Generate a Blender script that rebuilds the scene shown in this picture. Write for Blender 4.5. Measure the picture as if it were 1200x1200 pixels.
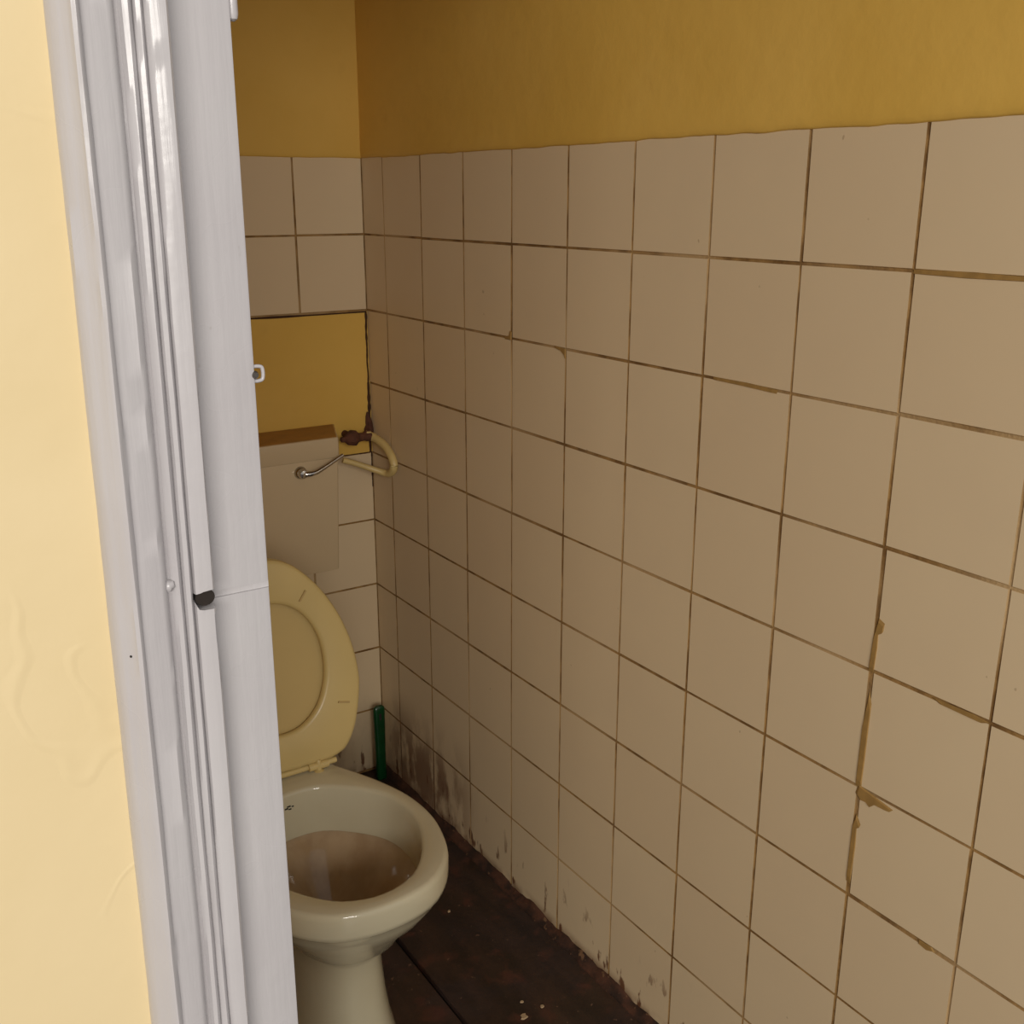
import bpy, bmesh, math, random
from mathutils import Vector, Matrix, noise

# ------------------------------------------------------------------ scene, camera, light
scn = bpy.context.scene
for o in list(bpy.data.objects):
    bpy.data.objects.remove(o)
S = 1.1                                    # one layout unit = 1.1 m (a tile is 0.15 units)
col = scn.collection

cam_d = bpy.data.cameras.new('camera')
cam = bpy.data.objects.new('camera', cam_d)
col.objects.link(cam)
cam_d.sensor_width = 36.0
cam_d.lens = 37.05
cam_d.clip_start = 0.02
cam.location = (-0.94811*S, -1.98689*S, 1.26980*S)
cam.rotation_euler = (math.radians(73.3495), math.radians(-0.0415), math.radians(-33.2424))
scn.camera = cam

world = bpy.data.worlds.new('world')
scn.world = world
world.use_nodes = True
world.node_tree.nodes['Background'].inputs[0].default_value = (1.0, 0.97, 0.93, 1)
world.node_tree.nodes['Background'].inputs[1].default_value = 0.40


def area_light(name, loc, target, sx, sy, power, colour):
    d = bpy.data.lights.new(name, 'AREA')
    d.shape = 'RECTANGLE'
    d.size, d.size_y, d.energy, d.color = sx, sy, power, colour
    o = bpy.data.objects.new(name, d)
    col.objects.link(o)
    o.location = loc
    o.rotation_euler = (Vector(target) - Vector(loc)).to_track_quat('-Z', 'Y').to_euler()
    return o


# daylight from the open side of the hall, behind and to the left of the photographer
area_light('hall_daylight', (-2.3, -4.7, 2.05), (-0.5, -1.1, 0.9), 2.4, 1.0, 122, (1.0, 0.95, 0.88))

scn.view_settings.view_transform = 'Standard'
scn.view_settings.look = 'None'
scn.view_settings.gamma = 1
scn.view_settings.use_curve_mapping = False
scn.view_settings.exposure = 0.0

random.seed(7)

# ------------------------------------------------------------------ helpers


def lin(c):
    return tuple(((v/255)/12.92 if v/255 <= 0.04045 else ((v/255+0.055)/1.055)**2.4) for v in c) + (1,)


class Nodes:
    def __init__(self, name):
        self.m = bpy.data.materials.new(name)
        self.m.use_nodes = True
        self.t = self.m.node_tree
        self.b = self.t.nodes['Principled BSDF']
        self.geo = self.t.nodes.new('ShaderNodeNewGeometry')
        self.pos = self.geo.outputs['Position']

    def new(self, kind, **kw):
        n = self.t.nodes.new(kind)
        for k, v in kw.items():
            setattr(n, k, v)
        return n

    def link(self, a, b):
        self.t.links.new(a, b)

    def mapping(self, scale=(1, 1, 1), loc=(0, 0, 0)):
        n = self.new('ShaderNodeMapping')
        n.inputs['Scale'].default_value = scale
        n.inputs['Location'].default_value = loc
        self.link(self.pos, n.inputs[0])
        return n.outputs[0]

    def noise(self, scale, detail=3, vec=None, rough=0.5):
        n = self.new('ShaderNodeTexNoise')
        n.inputs['Scale'].default_value = scale
        n.inputs['Detail'].default_value = detail
        n.inputs['Roughness'].default_value = rough
        self.link(vec or self.pos, n.inputs['Vector'])
        return n.outputs['Fac']

    def ramp(self, src, a, b, lo=0.0, hi=1.0):
        n = self.new('ShaderNodeMapRange')
        n.interpolation_type = 'SMOOTHSTEP'
        n.inputs['From Min'].default_value = a
        n.inputs['From Max'].default_value = b
        n.inputs['To Min'].default_value = lo
        n.inputs['To Max'].default_value = hi
        self.link(src, n.inputs['Value'])
        return n.outputs['Result']

    def math(self, op, a, b):
        n = self.new('ShaderNodeMath', operation=op)
        for i, v in enumerate((a, b)):
            if isinstance(v, (int, float)):
                n.inputs[i].default_value = v
            else:
                self.link(v, n.inputs[i])
        return n.outputs[0]

    def mix(self, fac, a, b, blend='MIX'):
        n = self.new('ShaderNodeMix', data_type='RGBA', blend_type=blend)
        for i, v in ((0, fac), (6, a), (7, b)):
            if isinstance(v, (int, float)):
                n.inputs[i].default_value = v
            elif isinstance(v, tuple):
                n.inputs[i].default_value = v
            else:
                self.link(v, n.inputs[i])
        return n.outputs[2]

    def xyz(self):
        n = self.new('ShaderNodeSeparateXYZ')
        self.link(self.pos, n.inputs[0])
        return n.outputs

    def colour(self, c):
        if isinstance(c, tuple):
            self.b.inputs['Base Color'].default_value = c
        else:
            self.link(c, self.b.inputs['Base Color'])

    def rough(self, r):
        if isinstance(r, (int, float)):
            self.b.inputs['Roughness'].default_value = r
        else:
            self.link(r, self.b.inputs['Roughness'])

    def bump(self, src, strength=0.2, dist=0.002):
        n = self.new('ShaderNodeBump')
        n.inputs['Strength'].default_value = strength
        n.inputs['Distance'].default_value = dist
        self.link(src, n.inputs['Height'])
        self.link(n.outputs[0], self.b.inputs['Normal'])


def simple(name, c, rough=0.5, metal=0.0, var=0.1, vscale=20, bump=0.0, bscale=80, spec=None):
    n = Nodes(name)
    base = lin(c)
    dark = tuple(v*(1-var) for v in base[:3]) + (1,)
    n.colour(n.mix(n.ramp(n.noise(vscale), 0.3, 0.7), dark, base))
    n.rough(rough)
    n.b.inputs['Metallic'].default_value = metal
    if spec is not None:
        n.b.inputs['Specular IOR Level'].default_value = spec
    if bump:
        n.bump(n.noise(bscale, 4), bump, 0.002)
    return n.m


M = {}

# glazed wall tile: warm off-white, tint differs tile by tile, splashes of dirt near the floor
n = Nodes('tile_glaze')
oi = n.new('ShaderNodeObjectInfo')
base = n.mix(n.ramp(oi.outputs['Random'], 0, 1), lin((213, 190, 154)), lin((216, 194, 158)))
base = n.mix(n.ramp(n.noise(7, 4), 0.35, 0.75, 0, 0.3), base, lin((209, 186, 152)))
z = n.xyz()
low = n.ramp(z[2], 0.02, 0.16, 1.0, 0.0)
drip = n.ramp(n.noise(1, 4, n.mapping((45, 45, 16))), 0.60, 0.66)
drips = n.math('MULTIPLY', drip, low)
low2 = n.ramp(z[2], 0.0, 0.035, 1.0, 0.0)
wash = n.math('MULTIPLY', low2, n.ramp(n.noise(22, 4), 0.35, 0.6))
base = n.mix(n.math('MULTIPLY', drips, 0.9), base, lin((98, 54, 28)))
base = n.mix(n.math('MULTIPLY', wash, 0.85), base, lin((104, 64, 38)))
# reddish-brown stain behind the bowl, mixed with painted shade of the corner
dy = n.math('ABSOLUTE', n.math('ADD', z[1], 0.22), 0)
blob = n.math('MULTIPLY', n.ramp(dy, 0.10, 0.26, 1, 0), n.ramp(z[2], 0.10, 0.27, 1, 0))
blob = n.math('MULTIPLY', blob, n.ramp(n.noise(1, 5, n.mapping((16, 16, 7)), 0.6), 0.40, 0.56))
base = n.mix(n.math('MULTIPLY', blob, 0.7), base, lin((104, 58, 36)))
speck = n.ramp(n.noise(55, 2), 0.76, 0.79)
base = n.mix(n.math('MULTIPLY', speck, 0.4), base, lin((130, 100, 70)))
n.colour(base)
n.rough(n.ramp(n.noise(12, 3), 0.3, 0.7, 0.32, 0.46))
n.b.inputs['Specular IOR Level'].default_value = 0.35
n.bump(n.noise(5, 2), 0.15, 0.004)
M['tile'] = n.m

n = Nodes('grout')
g = n.mix(n.ramp(n.noise(26, 4), 0.35, 0.65), lin((112, 80, 38)), lin((156, 120, 68)))
g = n.mix(n.ramp(n.noise(4, 3), 0.45, 0.7), g, lin((182, 152, 108)))
z = n.xyz()
blob = n.math('MULTIPLY', n.ramp(n.math('ABSOLUTE', n.math('ADD', z[1], 0.22), 0), 0.10, 0.26, 1, 0), n.ramp(z[2], 0.10, 0.27, 1, 0))  # same low corner in the grout: stain tone and painted shade together
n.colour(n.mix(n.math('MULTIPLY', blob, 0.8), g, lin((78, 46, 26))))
n.rough(0.9)
n.bump(n.noise(200, 3), 0.5, 0.002)
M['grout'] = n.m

n = Nodes('mustard_paint')
c = n.mix(n.ramp(n.noise(3.5, 5), 0.3, 0.7), lin((212, 170, 78)), lin((219, 178, 88)))
c = n.mix(n.ramp(n.noise(14, 4), 0.6, 0.8, 0, 0.3), c, lin((190, 146, 66)))
n.colour(c)
n.rough(0.6)
n.b.inputs['Specular IOR Level'].default_value = 0.3
n.bump(n.noise(30, 5), 0.25, 0.004)
M['mustard'] = n.m

n = Nodes('cream_hall_paint')
c = n.mix(n.ramp(n.noise(5, 4), 0.3, 0.7), lin((212, 191, 145)), lin((219, 199, 156)))
n.colour(c)
n.rough(0.55)
h1 = n.noise(9, 2)
ridge = n.math('ABSOLUTE', n.math('SUBTRACT', n.noise(11, 2), 0.5), 0)
ridge = n.ramp(ridge, 0.0, 0.02, 1, 0)
hh = n.math('ADD', n.math('MULTIPLY', ridge, n.ramp(h1, 0.5, 0.62)), n.noise(60, 3))
n.bump(hh, 0.14, 0.002)
M['cream'] = n.m

n = Nodes('white_gloss_paint')
c = n.mix(n.ramp(n.noise(6, 4), 0.35, 0.7), lin((178, 174, 176)), lin((185, 182, 183)))
c = n.mix(n.ramp(n.noise(1, 3, n.mapping((90, 90, 50))), 0.73, 0.78, 0, 0.5), c, lin((150, 144, 138)))
n.colour(c)
n.rough(n.ramp(n.noise(15, 3), 0.3, 0.7, 0.22, 0.36))
hv = n.noise(1, 4, n.mapping((160, 160, 12)))
n.bump(n.math('ADD', hv, n.noise(45, 3)), 0.25, 0.002)
M['white_paint'] = n.m

n = Nodes('floor_boards')
c = n.mix(n.ramp(n.noise(1, 5, n.mapping((24, 6, 24))), 0.3, 0.7), lin((40, 28, 23)), lin((60, 42, 34)))
c = n.mix(n.ramp(n.noise(18, 5), 0.55, 0.72), c, lin((78, 46, 36)))
c = n.mix(n.ramp(n.noise(70, 3), 0.68, 0.74, 0, 0.6), c, lin((128, 98, 78)))
n.colour(c)
n.rough(n.ramp(n.noise(8, 4), 0.35, 0.65, 0.3, 0.75))
n.bump(n.noise(45, 5), 0.5, 0.004)
M['floor'] = n.m

n = Nodes('dirty_mortar')
c = n.mix(n.ramp(n.noise(28, 5), 0.35, 0.65), lin((44, 27, 17)), lin((80, 48, 31)))
n.colour(n.mix(n.ramp(n.noise(60, 3), 0.64, 0.7), c, lin((112, 82, 56))))
n.rough(0.8)
n.bump(n.noise(60, 5), 0.6, 0.004)
M['mortar'] = n.m

n = Nodes('glazed_ceramic')
c = n.mix(n.ramp(n.noise(6, 4), 0.35, 0.7), lin((202, 192, 162)), lin((208, 200, 172)))
n.colour(c)
n.rough(0.12)
n.b.inputs['Coat Weight'].default_value = 0.3
n.b.inputs['Coat Roughness'].default_value = 0.08
M['ceramic'] = n.m

n = Nodes('stained_ceramic')
c = n.mix(n.ramp(n.noise(1, 4, n.mapping((25, 25, 7))), 0.3, 0.7), lin((176, 150, 118)), lin((194, 170, 138)))
n.colour(c)
n.rough(0.1)
M['stained'] = n.m

M['seat'] = simple('cream_plastic', (214, 190, 128), 0.32, var=0.06, vscale=8)
M['lid'] = simple('cream_plastic_lid', (206, 180, 118), 0.35, var=0.05, vscale=6)
M['cistern'] = simple('cistern_glaze', (206, 184, 148), 0.22, var=0.05, vscale=5)
M['lid_top'] = simple('brown_lid_top', (172, 122, 58), 0.5, var=0.2, vscale=25)
M['pad'] = simple('dark_cream_pad', (192, 164, 106), 0.5)
M['chrome'] = simple('chrome', (200, 196, 190), 0.12, metal=1.0, var=0.15, vscale=60)
M['rust'] = simple('rusty_iron', (96, 56, 36), 0.85, var=0.45, vscale=50, bump=0.8, bscale=120)
M['hose'] = simple('cream_hose', (212, 186, 122), 0.4, var=0.1, vscale=30)
M['green'] = simple('green_plastic', (8, 66, 30), 0.25, var=0.25, vscale=30)
M['hole'] = simple('hollow_shade', (40, 32, 26), 0.9, var=0.4, vscale=90, bump=0.6)
M['mark'] = simple('dark_print', (46, 44, 40), 0.5)
M['chip'] = simple('pale_paint_chip', (176, 150, 116), 0.8, var=0.2, vscale=80)
M['smear'] = simple('brown_filler', (160, 124, 66), 0.8, var=0.2, vscale=60)
M['crack_shade'] = simple('crack_shade_line', (70, 42, 18), 0.9, var=0.3, vscale=50)  # crack colour, doubling as painted shade in the patch's edge gaps
M['steel'] = simple('dull_steel', (128, 122, 116), 0.35, metal=0.9, var=0.2, vscale=80)
n = Nodes('bowl_water')
n.colour(lin((140, 112, 84)))
n.rough(0.03)
n.b.inputs['Transmission Weight'].default_value = 0.5
n.b.inputs['IOR'].default_value = 1.33
M['water'] = n.m


def obj_from(name, verts, faces, mat, parent=None, smooth=False, scale=True):
    me = bpy.data.meshes.new(name)
    k = S if scale else 1
    me.from_pydata([(v[0]*k, v[1]*k, v[2]*k) for v in verts], [], faces)
    mats = mat if isinstance(mat, (list, tuple)) else [mat]
    for m in mats:
        me.materials.append(M[m])
    bm = bmesh.new()
    bm.from_mesh(me)
    bmesh.ops.recalc_face_normals(bm, faces=bm.faces)
    bm.to_mesh(me)
    bm.free()
    if smooth:
        for p in me.polygons:
            p.use_smooth = True
    o = bpy.data.objects.new(name, me)
    col.objects.link(o)
    if parent:
        o.parent = parent
    return o


def autosmooth(o, ang=35):
    me = o.data
    for p in me.polygons:
        p.use_smooth = True
    bm = bmesh.new()
    bm.from_mesh(me)
    for e in bm.edges:
        if len(e.link_faces) == 2 and e.calc_face_angle(0) > math.radians(ang):
            e.smooth = False
    bm.to_mesh(me)
    bm.free()
    return o


def box_vf(x0, x1, y0, y1, z0, z1):
    v = [(x, y, z) for x in (x0, x1) for y in (y0, y1) for z in (z0, z1)]
    f = [(0, 1, 3, 2), (4, 6, 7, 5), (0, 4, 5, 1), (2, 3, 7, 6), (0, 2, 6, 4), (1, 5, 7, 3)]
    return v, f


def box(name, b, mat, parent=None, bevel=0.0, seg=2):
    o = obj_from(name, *box_vf(*b), mat, parent)
    if bevel:
        bm = bmesh.new()
        bm.from_mesh(o.data)
        bmesh.ops.bevel(bm, geom=bm.edges[:], offset=bevel*S, segments=seg, profile=0.5, affect='EDGES')
        bm.to_mesh(o.data)
        bm.free()
        autosmooth(o)
    return o


def loft(rings, close_start=True, close_end=True):
    v, f = [], []
    nn = len(rings[0])
    for r in rings:
        v += r
    for i in range(len(rings)-1):
        for j in range(nn):
            k = (j+1) % nn
            f.append((i*nn+j, i*nn+k, (i+1)*nn+k, (i+1)*nn+j))
    if close_start:
        f.append(tuple(range(nn))[::-1])
    if close_end:
        f.append(tuple((len(rings)-1)*nn+j for j in range(nn)))
    return v, f


def catmull(pts, sub=8, closed=False):
    out = []
    P = [Vector(p) for p in pts]
    nn = len(P)
    rng = nn if closed else nn-1
    for i in range(rng):
        if closed:
            a, b, c, d = P[i-1], P[i], P[(i+1) % nn], P[(i+2) % nn]
        else:
            a, b, c, d = P[max(i-1, 0)], P[i], P[i+1], P[min(i+2, nn-1)]
        for s in range(sub):
            t = s/sub
            out.append(0.5*((2*b)+(c-a)*t+(2*a-5*b+4*c-d)*t*t+(3*b-a-3*c+d)*t**3))
    if not closed:
        out.append(P[-1])
    return out


def tube(name, pts, r, mat, parent=None, seg=12, sub=8):
    path = catmull(pts, sub)
    rr = r if isinstance(r, (list, tuple)) else [r]*len(pts)
    rings = []
    up = Vector((0, 0, 1))
    for i, p in enumerate(path):
        t = (path[min(i+1, len(path)-1)] - path[max(i-1, 0)]).normalized()
        a = t.cross(up)
        if a.length < 1e-4:
            a = t.cross(Vector((1, 0, 0)))
        a.normalize()
        b = t.cross(a).normalized()
        s = i/(len(path)-1)*(len(rr)-1)
        k = min(int(s), len(rr)-2) if len(rr) > 1 else 0
        rad = rr[k]+(rr[min(k+1, len(rr)-1)]-rr[k])*(s-k)
        rings.append([tuple(p+a*rad*math.cos(q)+b*rad*math.sin(q)) for q in [2*math.pi*j/seg for j in range(seg)]])
    o = obj_from(name, *loft(rings), mat, parent)
    return autosmooth(o, 50)


def lathe(name, axis_o, axis_d, prof, mat, parent=None, seg=20, wob=0.0):
    d = Vector(axis_d).normalized()
    a = d.cross(Vector((0.3, 0.2, 1))).normalized()
    b = d.cross(a)
    rings = []
    for i, (r, h) in enumerate(prof):
        ring = []
        for j in range(seg):
            q = 2*math.pi*j/seg
            k = r*(1+wob*noise.noise(Vector((math.cos(q)*2, math.sin(q)*2, i*0.7))))
            ring.append(tuple(Vector(axis_o)+d*h+a*k*math.cos(q)+b*k*math.sin(q)))
        rings.append(ring)
    return autosmooth(obj_from(name, *loft(rings), mat, parent), 40)


def empty(name, loc, label, cat, group=None):
    o = bpy.data.objects.new(name, None)
    o.empty_display_size = 0.05
    col.objects.link(o)
    o['label'] = label
    o['category'] = cat
    if group:
        o['group'] = group
    return o


def struct(o, label, cat=None):
    o['kind'] = 'structure'
    o['label'] = label
    if cat:
        o['category'] = cat
    return o


def poly_patch(name, pts, thick, mat, parent, axis):
    """thin irregular lump: outline pts in 3D, extruded by thick along axis"""
    ax = Vector(axis)*thick
    nn = len(pts)
    c = sum((Vector(p) for p in pts), Vector())/nn
    v = [tuple(p) for p in pts] + [tuple(Vector(p)*0.85+c*0.15+ax) for p in pts]
    f = [tuple(range(nn))[::-1], tuple(range(nn, 2*nn))]
    f += [(j, (j+1) % nn, nn+(j+1) % nn, nn+j) for j in range(nn)]
    return obj_from(name, v, f, mat, parent)


# ------------------------------------------------------------------ setting
H = [1.3443, 1.1977, 1.0485, 0.8997, 0.7508, 0.6014, 0.4528, 0.3014, 0.1534, 0.004]   # tile joints, top to floor
V = [0.0] + [0.0898+0.15*k for k in range(10)] + [1.578]                               # right-wall joints, corner to door
TOP = 2.3
XL = -0.865          # left wall of the cubicle
YF = -1.58           # hall face of the door wall
BED = 0.0016

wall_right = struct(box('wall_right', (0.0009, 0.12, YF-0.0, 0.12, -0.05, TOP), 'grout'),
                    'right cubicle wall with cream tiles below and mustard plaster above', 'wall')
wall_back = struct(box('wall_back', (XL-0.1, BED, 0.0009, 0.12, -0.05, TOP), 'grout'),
                   'back cubicle wall with cream tiles, bare mustard patch and plaster above', 'wall')
wall_left = struct(box('wall_left', (XL-0.1, XL, -1.46, BED, -0.05, TOP), 'mustard'),
                   'plain mustard left wall of the cubicle', 'wall')
ceiling = struct(box('ceiling', (XL-0.1, 0.12, YF+0.02, 0.12, TOP, TOP+0.08), 'cream'),
                 'pale ceiling over the cubicle', 'ceiling')
floor = struct(box('floor', (-4.5, 2.0, -6.0, 0.12, -0.12, -0.022), 'floor'),
               'dark reddish-brown worn floor', 'floor')

# floor boards running towards the back wall
edges = [-0.86, -0.555, -0.249, 0.004]
for a, b in zip(edges[:-1], edges[1:]):
    zt = random.uniform(-0.002, 0.0) - (0.004 if a < -0.249 else 0)
    box('floorboard', (a+0.0022, b-0.0022, -1.57, 0.004, -0.022, zt), 'floor', floor, 0.0015, 1)

# one unit tile, chamfered glaze edge; copies share its mesh


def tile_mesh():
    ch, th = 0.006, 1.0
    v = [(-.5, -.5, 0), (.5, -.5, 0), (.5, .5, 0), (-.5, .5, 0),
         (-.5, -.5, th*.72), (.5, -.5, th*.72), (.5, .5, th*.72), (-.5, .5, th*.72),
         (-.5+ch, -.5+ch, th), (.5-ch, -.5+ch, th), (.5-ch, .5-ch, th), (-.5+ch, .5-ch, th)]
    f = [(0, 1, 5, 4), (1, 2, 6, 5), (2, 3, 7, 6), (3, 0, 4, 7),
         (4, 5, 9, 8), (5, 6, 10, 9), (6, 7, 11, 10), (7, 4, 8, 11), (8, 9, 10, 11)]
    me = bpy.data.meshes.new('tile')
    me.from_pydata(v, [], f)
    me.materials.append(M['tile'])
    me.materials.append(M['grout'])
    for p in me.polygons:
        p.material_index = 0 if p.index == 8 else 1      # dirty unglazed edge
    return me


TM = tile_mesh()


def tile(parent, a0, a1, z0, z1, wall, gap=(0.0017, 0.0017, 0.0017, 0.0017)):
    """a0<a1 along the wall; gap = left, right, bottom, top half joints"""
    o = bpy.data.objects.new('tile', TM)
    col.objects.link(o)
    a0 += gap[0]
    a1 -= gap[1]
    z0 += gap[2]
    z1 -= gap[3]
    w, h, c, cz = a1-a0, z1-z0, (a0+a1)/2, (z0+z1)/2
    proud = BED + random.uniform(-0.0002, 0.0004)
    tw = random.uniform(-0.0022, 0.0022)
    if wall == 'right':      # local x -> -y ; local y -> z ; local z -> -x
        mat = Matrix(((0, 0, -1), (-1, 0, 0), (0, 1, 0))).to_4x4()
        loc = Vector((BED, -c, cz))
    else:                    # local x -> x ; local y -> z ; local z -> -y
        mat = Matrix(((1, 0, 0), (0, 0, -1), (0, 1, 0))).to_4x4()
        loc = Vector((c, BED, cz))
    mat = Matrix.Translation(loc*S) @ mat @ Matrix.Rotation(tw, 4, 'Z') @ \
        Matrix.Rotation(random.uniform(-.0012, .0012), 4, 'X') @ Matrix.Rotation(random.uniform(-.0012, .0012), 4, 'Y') @ \
        Matrix.Diagonal((w*S, h*S, proud*S, 1))
    o.matrix_world = mat
    o.parent = parent
    return o


def jit():
    return random.uniform(0.0008, 0.0016)


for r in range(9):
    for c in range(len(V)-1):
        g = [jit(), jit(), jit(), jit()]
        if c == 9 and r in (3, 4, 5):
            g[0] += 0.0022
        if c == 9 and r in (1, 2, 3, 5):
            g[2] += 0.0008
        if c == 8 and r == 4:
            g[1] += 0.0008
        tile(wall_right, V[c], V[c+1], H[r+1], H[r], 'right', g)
bx = [0.0, -0.1449, -0.2949, -0.4449, -0.5949, -0.7449, XL]
for r in range(9):
    if r in (2, 3):
        continue
    for c in range(len(bx)-1):
        tile(wall_back, bx[c+1], bx[c], H[r+1], H[r], 'back', [jit(), 0.0012 if c == 0 else jit(), jit(), jit()])

# plaster above the tiles, rolled over the top tile edge


def plaster(name, parent, wall, length, seed):
    prof = [(0.004, -0.0035), (-0.0010, -0.0030), (-0.0026, -0.0008), (-0.0036, 0.004), (-0.0042, 0.012),
            (-0.0034, 0.024), (-0.0026, 0.05), (-0.0022, 0.2), (-0.0022, TOP-H[0])]
    nseg = int(length/0.012)
    v, f = [], []
    for i in range(nseg+1):
        s = length*i/nseg
        w = 0.0022*noise.noise(Vector((s*9, seed, 0)))+0.0012*noise.noise(Vector((s*35, seed, 3)))
        for j, (d, h) in enumerate(prof):
            hh = H[0]+h+(w if j < 6 else 0)
            dd = d+(0.0008*noise.noise(Vector((s*6, h*6, seed))) if j > 0 else 0)
            v.append((dd, -s, hh) if wall == 'right' else (-s, dd, hh))
    m = len(prof)
    for i in range(nseg):
        for j in range(m-1):
            f.append((i*m+j, (i+1)*m+j, (i+1)*m+j+1, i*m+j+1))
    return obj_from(name, v, f, 'mustard', parent, smooth=True)


plaster('upper_plaster', wall_right, 'right', 1.578, 1.3)
plaster('upper_plaster', wall_back, 'back', -XL, 5.1)

# bare painted patch where two rows of tiles are missing above the cistern
pv, pf = [], []
nx, nz = 40, 16
for i in range(nx+1):
    for j in range(nz+1):
        x = XL+(0.0-XL+0.004)*i/nx
        zz = H[4]+0.001+(H[2]-H[4]-0.004)*j/nz
        pv.append((x, -0.0001+0.0003*noise.noise(Vector((x*12, zz*12, 2))), zz))
for i in range(nx):
    for j in range(nz):
        a = i*(nz+1)+j
        pf.append((a, a+nz+1, a+nz+2, a+1))
obj_from('painted_patch', pv, pf, 'mustard', wall_back, smooth=True)


def wobble_strip(name, a, b, w, mat, parent, axis, thick=0.0012, nseg=24, seed=0):
    """thin uneven dark line for a crack or painted gap shade, between two points on a wall"""
    a, b = Vector(a), Vector(b)
    ax = Vector(axis)
    side = (b-a).cross(ax).normalized()
    L, R_ = [], []
    for i in range(nseg+1):
        t = i/nseg
        p = a.lerp(b, t)
        k = w*(0.55+0.9*abs(noise.noise(Vector((t*7, seed, 0)))))
        off = w*0.35*noise.noise(Vector((t*5, seed, 9)))
        L.append(p+side*(k+off))
        R_.append(p-side*(k-off))
    v, f = [], []
    for l, r_ in zip(L, R_):
        v += [tuple(l), tuple(l*0.8+r_*0.2+ax*thick), tuple(l*0.2+r_*0.8+ax*thick), tuple(r_)]
    for i in range(nseg):
        q = i*4
        f += [(q+j, q+j+1, q+j+5, q+j+4) for j in range(3)]
    return obj_from(name, v, f, mat, parent)


wobble_strip('crack_shade_line', (-0.0035, -0.0002, 1.046), (-0.0035, -0.0002, 0.90), 0.0030, 'crack_shade', wall_back, (0, -1, 0), seed=1)  # dark patch edges: crack, with the tile gap's shade painted in
wobble_strip('crack_shade_line', (-0.0035, -0.0002, 0.90), (-0.004, -0.0002, 0.752), 0.0045, 'crack_shade', wall_back, (0, -1, 0), seed=2)
wobble_strip('crack_shade_line', (XL, -0.0002, 1.0445), (-0.002, -0.0002, 1.0445), 0.0024, 'crack_shade', wall_back, (0, -1, 0), seed=3, nseg=60)
wobble_strip('crack_shade_line', (-0.075, 0.001, 0.7505), (0.0, 0.001, 0.7505), 0.0024, 'crack_shade', wall_back, (0, -1, 0), seed=4)
wobble_strip('crack_shade_line', (-0.002, 0.0, 0.75), (-0.002, 0.0, 0.675), 0.0020, 'crack_shade', wall_back, (0, -1, 0), seed=5)


def smear(cy, cz, pts):
    poly_patch('filler_smear', [(-0.0004, -(cy+a), cz+b) for a, b in pts], 0.0012, 'smear', wall_right, (-1, 0, 0))


smear(1.2898, 0.7508, [(-.003, .0), (.004, -.001), (.0055, .03), (.005, .048), (.011, .052), (.012, .062), (.004, .066), (-.001, .04)])
smear(1.2898, 0.6014, [(-.004, .0), (.004, -.002), (.005, .035), (.006, .11), (.002, .125), (-.003, .08)])
smear(1.2898, 0.6014, [(.0, .003), (.05, -.006), (.045, -.011), (.025, -.012), (.018, -.019), (.012, -.015), (.004, -.016), (-.003, -.01)])
smear(1.2898, 0.5200, [(-.003, -.05), (.003, -.052), (.005, .0), (.004, .03), (.009, .034), (.002, .045), (-.002, .03)])
smear(0.5398, 1.0485, [(-.02, -.0035), (.0, -.0035), (.001, .010), (-.004, .012), (-.006, .004), (-.02, .001)])
smear(0.6898, 1.0485, [(-.028, .002), (-.012, .001), (.001, .0), (.0015, -.016), (-.002, -.010), (-.012, -.004), (-.028, -.001)])
smear(0.9898, 1.0485, [(.02, .002), (.08, .0025), (.13, .001), (.128, -.004), (.07, -.0025), (.02, -.002)])
smear(1.2898, 1.1977, [(.0, .0015), (.07, .0025), (.14, .001), (.14, -.003), (.06, -.004), (.0, -.003)])
smear(1.3800, 0.4528, [(.012, .002), (.03, .003), (.034, -.001), (.024, -.005), (.012, -.003)])
smear(1.3900, 0.7508, [(-.02, .001), (.03, .002), (.05, .0), (.04, -.004), (-.01, -.003)])

# dirty mortar fillet where the tiled wall meets the floor
v, f = [], []
NS = 130
for i in range(NS+1):
    s = 1.57*i/NS
    q = noise.noise(Vector((s*14, 0, 0)))*0.5+noise.noise(Vector((s*45, 4, 0)))*0.4
    w, h = 0.020+0.007*q, 0.0105+0.007*noise.noise(Vector((s*17, 9, 0)))+0.004*noise.noise(Vector((s*60, 2, 0)))
    v += [(0.004, -s, h), (-0.0025, -s, h), (-0.006, -s, h*0.55), (-w*0.6, -s, 0.0035), (-w, -s, -0.003), (0.004, -s, -0.004)]
for i in range(NS):
    for j in range(6):
        k = (j+1) % 6
        f.append((i*6+j, (i+1)*6+j, (i+1)*6+k, i*6+k))
struct(obj_from('baseboard_right', v, f, 'mortar', smooth=True), 'rough brown mortar fillet along foot of tiled right wall', 'baseboard')

# door wall (hall side), with the doorway open to the cubicle
XJ = -0.8063          # opening edge of the left door post
DH = 1.76
wall_front = struct(box('wall_front', (-4.5, -0.845, YF, -1.46, -0.05, TOP), 'cream'),
                    'cream painted hall wall beside the door frame', 'wall')
box('header', (-0.845, 0.12, YF, -1.46, DH, TOP), 'cream', wall_front)
box('hall_panel', (0.12, 2.0, YF, -1.46, -0.05, TOP), 'cream', wall_front)

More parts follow.
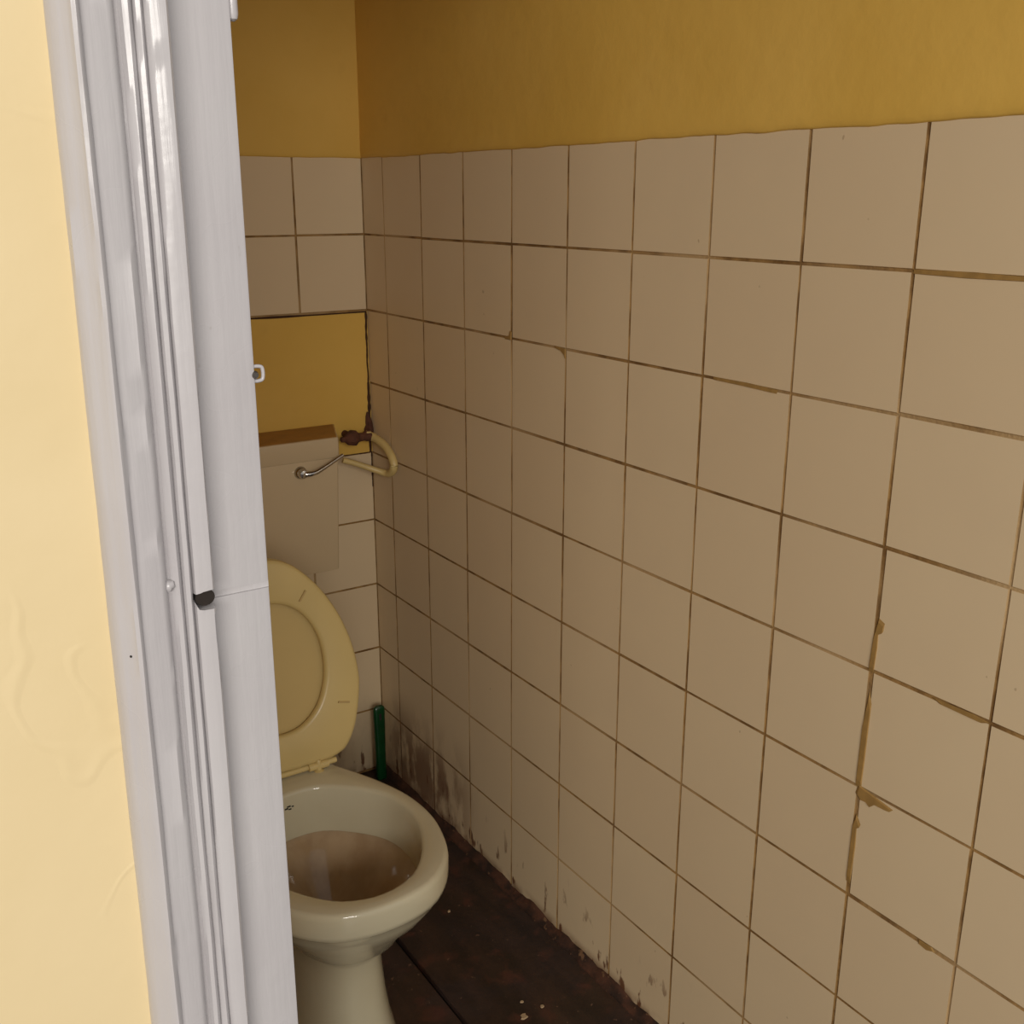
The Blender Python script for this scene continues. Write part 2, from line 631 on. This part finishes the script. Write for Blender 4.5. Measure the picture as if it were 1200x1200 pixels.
# moulded door frame: architrave profile extruded up the opening, then the recessed post
prof = [(-0.8725, 0.000), (-0.8722, 0.0060), (-0.8695, 0.0092), (-0.8670, 0.0116), (-0.8645, 0.0148), (-0.8630, 0.0156),
        (-0.8617, 0.0148), (-0.8606, 0.0130), (-0.8585, 0.0124), (-0.8515, 0.0134), (-0.8492, 0.0122), (-0.8476, 0.0086),
        (-0.8462, 0.0084), (-0.8452, 0.0110), (-0.8434, 0.0116), (-0.8420, 0.0106), (-0.8413, 0.0086), (-0.8404, 0.0108),
        (-0.8388, 0.0114), (-0.8376, 0.0104), (-0.8370, 0.0084), (-0.8362, 0.0108), (-0.8345, 0.0116), (-0.8290, 0.0116),
        (-0.8280, 0.0106), (-0.8276, -0.014), (-0.8725, -0.004)]
door = bpy.data.objects.new('door_1', None)
col.objects.link(door)
struct(door, 'white gloss painted door frame with moulded architrave and latch slots', 'door frame')
NZ = 260
rings = []
for i in range(NZ+1):
    zz = -0.02 + (DH+0.03)*i/NZ
    ring = []
    for k, (x, d) in enumerate(prof):
        nz_ = noise.noise(Vector((k*0.8, zz*14, 1)))*0.00045+noise.noise(Vector((k*1.3, zz*60, 5)))*0.0002
        if k in (0, 25, 26):
            nz_ *= 0.6
        x = -0.8722+(x+0.8725)*(0.0405/0.0449)+max(zz-0.9, 0)*0.0058+(max(zz-0.9, 0)*0.004 if k < 4 or k == 26 else 0)
        ring.append((x+nz_, YF-d+nz_*0.8, zz))
    rings.append(ring)
arch = obj_from('architrave', *loft(rings), 'white_paint', door)
post = box('door_post', (-0.8400, XJ, YF+0.001, -1.46, -0.02, DH+0.004), 'white_paint', door, 0.0012, 2)
box('door_post', (0.0135, 0.10, YF+0.001, -1.46, -0.02, DH+0.004), 'white_paint', door, 0.0012, 2)
box('door_head', (-0.868, 0.12, YF-0.012, -1.45, DH-0.001, DH+0.06), 'white_paint', door, 0.0012, 2)


def cut(o, cutters):
    for b in cutters:
        if isinstance(b, tuple):
            c = box('cutter', b, 'hole')
        else:
            c = b
        md = o.modifiers.new('cut', 'BOOLEAN')
        md.operation = 'DIFFERENCE'
        md.object = c
        md.solver = 'EXACT'
        dg = bpy.context.evaluated_depsgraph_get()
        me = bpy.data.meshes.new_from_object(o.evaluated_get(dg))
        o.modifiers.clear()
        o.data = me
        bpy.data.objects.remove(c)


for vert in post.data.vertices:
    vert.co.x += max(vert.co.z-0.9*S, 0)*0.0045


def rough_cutter(cx, cz, a, b, y0, y1):
    ringp = []
    for k in range(14):
        t = 2*math.pi*k/14
        q = 1+0.22*noise.noise(Vector((math.cos(t)*1.7, math.sin(t)*1.7, cx*50)))
        ringp.append((cx+a*q*math.copysign(abs(math.cos(t))**0.6, math.cos(t)), cz+b*q*math.copysign(abs(math.sin(t))**0.6, math.sin(t))))
    return obj_from('cutter', *loft([[(x, y0, z_) for x, z_ in ringp], [(x, y1, z_) for x, z_ in ringp]]), 'hole')


cut(arch, [rough_cutter(-0.8338, 1.1155, 0.0050, 0.0042, YF-0.03, YF+0.0002)])
cut(arch, [rough_cutter(-0.8296, 1.098, 0.0022, 0.016, YF-0.03, YF-0.0085)])
autosmooth(arch, 40)
cut(post, [(-0.828, -0.79, YF-0.01, YF+0.0022, 1.1108, 1.1138)])
autosmooth(post, 40)
obj_from('slot_shade_plug', *loft([[(-0.8342+0.0040*math.cos(t), YF+y_, 1.1156+0.0036*math.sin(t)) for t in [2*math.pi*k/16 for k in range(16)]] for y_ in (-0.0085, 0.004)]), 'hole', door)  # dark plug in the cut, its colour painting the hole's shade
# staple for the bolt, painted over, sticking out of the post edge


def ring_eye(name, c, w, h, r, mat, parent):
    pts = []
    for k in range(13):
        a = 2*math.pi*k/12
        e = 0.6
        cx = math.copysign(abs(math.cos(a))**e, math.cos(a))*w
        cz = math.copysign(abs(math.sin(a))**e, math.sin(a))*h
        pts.append((c[0]+cx, c[1], c[2]+cz))
    return tube(name, pts, r, mat, parent, 8, 4)


ring_eye('bolt_staple', (XJ+0.0036, YF+0.003, 1.2015), 0.0030, 0.0030, 0.0008, 'white_paint', door)
lathe('bolt_end', (XJ+0.0022, YF+0.0045, 1.2012), (0.15, -1, 0), [(0.0002, 0), (0.0016, 0), (0.0017, 0.003), (0.0010, 0.0042)], 'steel', door, 12)
lathe('peg', (-0.8018, YF+0.004, 1.3316), (0, 0, 1), [(0.0006, 0), (0.0017, 0.0008), (0.0021, 0.0025), (0.0021, 0.016), (0.0018, 0.019), (0.0004, 0.020)],
      'white_paint', door, 14)
lathe('nail_head', (-0.8655, YF-0.0108, 1.0985), (-0.2, -1, 0), [(0.0005, -0.001), (0.0005, 0.0004), (0.0001, 0.0006)], 'hole', door, 8)
lathe('paint_drip', (-0.8485, YF-0.0105, 1.1240), (-0.2, -1, 0), [(0.0022, -0.001), (0.0021, 0.0006), (0.0012, 0.0015), (0.0002, 0.0018)], 'white_paint', door, 12, 0.5)

# ------------------------------------------------------------------ toilet
XC = -0.421
CY = -0.700
NT = 72


def polar_from(half):
    """half outline [(w, y)] rear to front -> radius function about (XC, CY)"""
    full = [(w, y) for w, y in half] + [(-w, y) for w, y in half[::-1] if w > 1e-6]
    pts = catmull([(w, y, 0) for w, y in full], 10, True)
    tab = sorted((math.atan2(p.y-CY, p.x), math.hypot(p.x, p.y-CY)) for p in pts)

    def r(a):
        a = (a+math.pi) % (2*math.pi)-math.pi
        for i in range(len(tab)):
            if tab[i][0] >= a:
                break
        else:
            i = 0
        (a0, r0), (a1, r1) = tab[i-1], tab[i]
        if a1 < a0:
            a1 += 2*math.pi
            if a < a0:
                a += 2*math.pi
        t = (a-a0)/(a1-a0) if a1 > a0 else 0
        return r0+(r1-r0)*min(max(t, 0), 1)
    return r


outer = polar_from([(0.045, -0.462), (0.072, -0.474), (0.084, -0.510), (0.108, -0.556), (0.129, -0.604), (0.147, -0.665),
                    (0.150, -0.735), (0.134, -0.803), (0.113, -0.842), (0.078, -0.874), (0.040, -0.888), (0.0, -0.892)])
inner = polar_from([(0.0, -0.556), (0.045, -0.566), (0.095, -0.612), (0.121, -0.660), (0.124, -0.724), (0.100, -0.790),
                    (0.064, -0.838), (0.030, -0.857), (0.0, -0.862)])


def ped(a, yf, yr, e=0.8):
    yc, b = (yf+yr)/2, (yr-yf)/2
    half = []
    for k in range(13):
        q = math.pi/2 - math.pi*k/12
        half.append((a*abs(math.cos(q))**e if k not in (0, 12) else 0.0, yc+b*math.copysign(abs(math.sin(q))**e, math.sin(q))))
    return polar_from(half)


def ring(rf, z, k=1.0, off=0.0):
    out = []
    for j in range(NT):
        a = 2*math.pi*j/NT
        r = rf(a)*k+off
        out.append((XC+r*math.cos(a), CY+r*math.sin(a), z))
    return out


toilet = empty('toilet', (0, 0, 0), 'cream ceramic toilet bowl on pedestal with raised seat and lid', 'toilet')
rings = [ring(ped(0.083, -0.812, -0.49), -0.005), ring(ped(0.080, -0.808, -0.495), 0.008), ring(ped(0.075, -0.803, -0.50), 0.03),
         ring(ped(0.069, -0.795, -0.51), 0.06), ring(ped(0.064, -0.788, -0.52), 0.10), ring(ped(0.060, -0.784, -0.52), 0.15),
         ring(ped(0.060, -0.784, -0.52), 0.185), ring(ped(0.067, -0.790, -0.515), 0.203), ring(ped(0.079, -0.803, -0.51), 0.209),
         ring(ped(0.086, -0.811, -0.505), 0.216), ring(ped(0.100, -0.826, -0.50), 0.240), ring(ped(0.123, -0.855, -0.49), 0.270),
         ring(outer, 0.300, 0.925), ring(outer, 0.312, 0.955), ring(outer, 0.316, 0.975), ring(outer, 0.319, 0.992), ring(outer, 0.326, 1.0),
         ring(outer, 0.350, 1.0), ring(outer, 0.356, 1.0, -0.0010), ring(outer, 0.3592, 1.0, -0.0034), ring(outer, 0.3605, 1.0, -0.008),
         ring(inner, 0.3605, 1.0, 0.006), ring(inner, 0.3585, 1.0, 0.0015), ring(inner, 0.354, 1.0, -0.0005), ring(inner, 0.335, 1.0, -0.001),
         ring(inner, 0.284, 0.945), ring(inner, 0.2825, 0.945), ring(inner, 0.282, 0.985), ring(inner, 0.278, 0.985),
         ring(inner, 0.268, 0.885), ring(inner, 0.252, 0.77), ring(inner, 0.225, 0.64), ring(inner, 0.195, 0.45), ring(inner, 0.172, 0.30),
         ring(inner, 0.145, 0.24), ring(inner, 0.12, 0.10)]
vv, ff = loft(rings)
body = obj_from('bowl', vv, ff, ['ceramic', 'stained'], toilet)
for p in body.data.polygons:
    zc = sum(body.data.vertices[i].co.z for i in p.vertices)/len(p.vertices)/S
    cx = sum(body.data.vertices[i].co.x for i in p.vertices)/len(p.vertices)/S
    cy = sum(body.data.vertices[i].co.y for i in p.vertices)/len(p.vertices)/S
    if p.index >= 28*NT:
        p.material_index = 1
autosmooth(body, 48)
obj_from('water', *loft([ring(inner, 0.17, 0.28), ring(inner, 0.186, 0.385)]), 'water', body)
# small maker's print on the inside of the rim
for k, (dx, dz, w) in enumerate([(0, 0, .0055), (0.004, 0.0028, .0060), (0.0065, -0.0026, .0045), (0.012, 0.0008, .0035)]):
    x0 = -0.4435+dx
    yb = CY + math.sqrt(max(inner(math.pi/2)**2-(x0-XC)**2*1.3, 0)) - 0.0008
    obj_from('maker_print', *box_vf(x0, x0+w, yb-0.0010, yb+0.003, 0.3345+dz, 0.3362+dz), 'mark', body)

# seat and lid, both raised, leaning back a little
TH = math.radians(10)
O = Vector((XC, -0.515, 0.372))
U = Vector((1, 0, 0))
VV = Vector((0, math.sin(TH), math.cos(TH)))
NN = Vector((0, -math.cos(TH), math.sin(TH)))


def P(u, v, nrm=0.0):
    return tuple(O+U*u+VV*v+NN*nrm)


half_s = [(0.086, 0.004), (0.093, 0.009), (0.108, 0.016), (0.128, 0.050), (0.143, 0.110), (0.144, 0.150), (0.137, 0.195),
          (0.120, 0.245), (0.092, 0.294), (0.055, 0.334), (0.020, 0.351)]
loop_o = catmull([(u, v, 0) for u, v in half_s] + [(-u, v, 0) for u, v in half_s[::-1]], 6, True)
half_i = [(0.0, 0.064), (0.035, 0.070), (0.066, 0.096), (0.083, 0.135), (0.087, 0.172), (0.082, 0.212), (0.063, 0.250), (0.033, 0.274)]
loop_i = catmull([(u, v, 0) for u, v in half_i] + [(0.0, 0.281, 0)] + [(-u, v, 0) for u, v in half_i[:0:-1]], 6, True)
C2 = Vector((0, 0.165, 0))


def resample(loop, nn=96):
    tab = sorted((math.atan2((p-C2).y, (p-C2).x), (p-C2).length) for p in loop)
    out = []
    for j in range(nn):
        a = -math.pi+2*math.pi*j/nn
        for i in range(len(tab)):
            if tab[i][0] >= a:
                break
        else:
            i = 0
        (a0, r0), (a1, r1) = tab[i-1], tab[i]
        if a1 <= a0:
            a1 += 2*math.pi
            if a < a0:
                a += 2*math.pi
        r = r0+(r1-r0)*(a-a0)/(a1-a0)
        out.append(C2+Vector((math.cos(a), math.sin(a), 0))*r)
    return out


lo, li = resample(loop_o), resample(loop_i)


def off(loop, d, h):
    return [P(*(q+(q-C2).normalized()*d).xy, h) for q in loop]


seat = obj_from('seat', *loft([off(li, 0, -0.005), off(li, -0.0005, 0.001), off(li, 0.002, 0.0045), off(li, 0.007, 0.0062), off(lo, -0.008, 0.0062),
                               off(lo, -0.002, 0.0045), off(lo, 0, 0.001), off(lo, -0.001, -0.005), off(lo, -0.006, -0.007), off(li, 0.006, -0.007),
                               off(li, 0, -0.005)], False, False), 'seat', toilet)
autosmooth(seat, 60)
lid = obj_from('lid', *loft([off(lo, -0.012, -0.0105), off(lo, -0.004, -0.0100), off(lo, 0.0005, -0.012), off(lo, 0.0005, -0.019), off(lo, -0.004, -0.022),
                             [P(*(C2+(q-C2)*0.5).xy, -0.026) for q in lo]]), 'lid', toilet)
autosmooth(lid, 50)
for u, v, a in [(0.062, 0.284, 52), (0.110, 0.093, -14), (-0.062, 0.284, 128), (-0.110, 0.093, 194)]:
    ca, sa = math.cos(math.radians(a)), math.sin(math.radians(a))
    pts = []
    for (p_, q_, h_) in [(x, y, h) for h in (0.0058, 0.0088) for x, y in ((-.010, -.0014), (.010, -.0014), (.010, .0014), (-.010, .0014))]:
        pts.append(P(u+p_*ca-q_*sa, v+p_*sa+q_*ca, h_))
    obj_from('bumper', pts, [(0, 1, 2, 3), (4, 5, 6, 7), (0, 1, 5, 4), (1, 2, 6, 5), (2, 3, 7, 6), (3, 0, 4, 7)], 'pad', seat)
# hinge: rod along the foot of the seat and two posts standing on the bowl
tube('hinge_rod', [P(-0.088, -0.003, -0.004), P(-0.03, -0.003, -0.004), P(0.03, -0.003, -0.004), P(0.088, -0.003, -0.004)], 0.0052, 'seat', toilet, 12, 2)
for s in (-1, 1):
    u = 0.055*s
    px, py, pz = P(u, -0.003, 0.002)
    hp = lathe('hinge_post', (px, py, 0.358), (0, 0, 1), [(0.0085, 0), (0.0085, 0.003), (0.0048, 0.005), (0.0045, 0.020), (0.0030, 0.0225)], 'seat', toilet, 16)
    tube('hinge_knuckle', [P(u-0.017, -0.003, 0.0), P(u, -0.003, 0.0), P(u+0.017, -0.003, 0.0)], 0.0068, 'seat', toilet, 14, 2)

# flush pipe from the cistern down into the back of the bowl (belongs to the toilet)
tube('flush_pipe', [(-0.40, -0.06, 0.5475), (-0.40, -0.06, 0.40), (-0.405, -0.075, 0.31), (-0.41, -0.15, 0.275), (-0.415, -0.32, 0.272), (-0.418, -0.50, 0.272)],
     0.019, 'ceramic', toilet, 14, 5)

# ------------------------------------------------------------------ cistern
cis = empty('cistern', (0, 0, 0), 'beige low-level cistern with chrome lever mounted over the toilet', 'cistern')
XR, XLc, YFc = -0.131, -0.575, -0.125
BK = 0.046            # the back is wider than the front


def bevel_all(o, w, seg=2):
    bm = bmesh.new()
    bm.from_mesh(o.data)
    bmesh.ops.bevel(bm, geom=bm.edges[:], offset=w*S, segments=seg, profile=0.5, affect='EDGES')
    bm.to_mesh(o.data)
    bm.free()
    return autosmooth(o)


v = []
for (z0, ins, yb) in ((0.548, 0.008, 0.010), (0.783, 0.0015, 0.003)):
    v.append([(XLc-BK+ins, -0.002, z0), (XR+BK-ins, -0.002, z0), (XR-ins, YFc+yb, z0), (XLc+ins, YFc+yb, z0)])
bevel_all(obj_from('tank', *loft(v), 'cistern', cis), 0.0025)
cl = obj_from('cistern_lid', *loft([[(XLc-BK, -0.003, z0), (XR+BK, -0.003, z0), (XR, YFc, z0), (XLc, YFc, z0)] for z0 in (0.781, 0.822)]), ['cistern', 'lid_top'], cis)
bevel_all(cl, 0.0035)
for p in cl.data.polygons:  # top face set browner than the sides
    if p.normal.z > 0.95 and p.center.z > 0.82*S:
        p.material_index = 1
lev = lathe('lever_boss', (-0.2115, YFc+0.008, 0.761), (0, -1, 0), [(0.013, -0.004), (0.013, 0.004), (0.0115, 0.009), (0.0095, 0.011), (0.0095, 0.019), (0.0075, 0.023), (0.002, 0.0245)],
            'chrome', cis, 24)
tube('lever_arm', [(-0.2115, YFc-0.010, 0.760), (-0.19, YFc-0.016, 0.762), (-0.165, YFc-0.015, 0.772), (-0.140, YFc-0.012, 0.783), (-0.128, YFc-0.011, 0.788)],
     [0.0058, 0.0050, 0.0042, 0.0040, 0.0036], 'chrome', cis, 12, 5)

# ------------------------------------------------------------------ water supply
sup = empty('supply_valve', (0, 0, 0), 'rusty stop valve in the corner with looped cream hose to the cistern', 'valve')
lathe('valve_body', (-0.094, -0.050, 0.797), (1, 0, 0.02), [(0.002, 0), (0.005, 0.002), (0.006, 0.010), (0.013, 0.016), (0.016, 0.026), (0.015, 0.034), (0.009, 0.040), (0.008, 0.052), (0.011, 0.056), (0.011, 0.066), (0.007, 0.070)],
      'rust', sup, 16, 0.35)
lathe('wall_pipe', (-0.062, -0.001, 0.797), (0, -1, 0), [(0.008, 0), (0.008, 0.044)], 'rust', sup, 12, 0.2)
lathe('rust_crust', (-0.006, -0.004, 0.795), (-0.1, 0, 1), [(0.002, -0.012), (0.008, -0.006), (0.010, 0.008), (0.006, 0.020), (0.004, 0.034), (0.001, 0.044)], 'rust', sup, 14, 0.6)
tube('hose', [(-0.032, -0.047, 0.798), (-0.022, -0.058, 0.795), (-0.014, -0.088, 0.783), (-0.0125, -0.116, 0.764), (-0.0125, -0.124, 0.745), (-0.0135, -0.110, 0.730),
              (-0.020, -0.094, 0.728), (-0.045, -0.080, 0.738), (-0.078, -0.070, 0.752), (-0.098, -0.066, 0.759)],
     [0.0092, 0.0088, 0.0085, 0.0085, 0.0085, 0.0080, 0.0072, 0.0062, 0.0060, 0.0060], 'hose', sup, 14, 8)
lathe('hose_nut', (-0.036, -0.047, 0.7985), (1, -0.3, -0.05), [(0.0095, 0), (0.0112, 0.001), (0.0112, 0.010), (0.0095, 0.011)], 'hose', sup, 8)

# ------------------------------------------------------------------ green brush handle in the corner
br = empty('brush_handle', (0, 0, 0), 'dark green plastic brush handle standing in the tiled corner', 'brush')


def oblong(cx, cy, a, b, z, nn=20):
    return [(cx+a*math.copysign(abs(math.cos(t))**0.6, math.cos(t)), cy+b*math.copysign(abs(math.sin(t))**0.6, math.sin(t)), z)
            for t in [2*math.pi*j/nn for j in range(nn)]]


gx, gy = -0.030, -0.045
hs = obj_from('handle', *loft([oblong(gx, gy, a, b, z_) for z_, a, b in ((0.001, .011, .008), (0.004, .012, .009), (0.07, .0115, .008), (0.12, .0125, .0075),
                                                                        (0.172, .0135, .007), (0.179, .012, .006), (0.182, .008, .004))]), 'green', br)
autosmooth(hs, 45)
obj_from('hanging_slot', *loft([oblong(gx, gy-0.0066, .003, .0012, z_, 10) for z_ in (0.150, 0.166)]), 'hole', br)

# ------------------------------------------------------------------ small litter on the floor
GL = 'tiny pale flake of paint lying on the dark floor'
for i, (x, y, r) in enumerate([(-0.165, -0.829, 0.0060), (-0.128, -0.826, 0.0036), (-0.150, -0.800, 0.0026), (-0.135, -0.535, 0.0030)]):
    nn = 9
    pts = []
    for k in range(nn):
        a = 2*math.pi*k/nn
        q = r*random.uniform(0.55, 1.2)
        pts.append((x+q*math.cos(a)*1.2, y+q*math.sin(a), 0.0002))
    o = poly_patch('paint_flake', pts, 0.0022, 'chip', None, (0, 0, 1))
    o['label'] = 'largest pale paint flake on the dark floor' if i == 0 else GL
    o['category'] = 'debris'
    o['group'] = 'paint flakes on the floor'
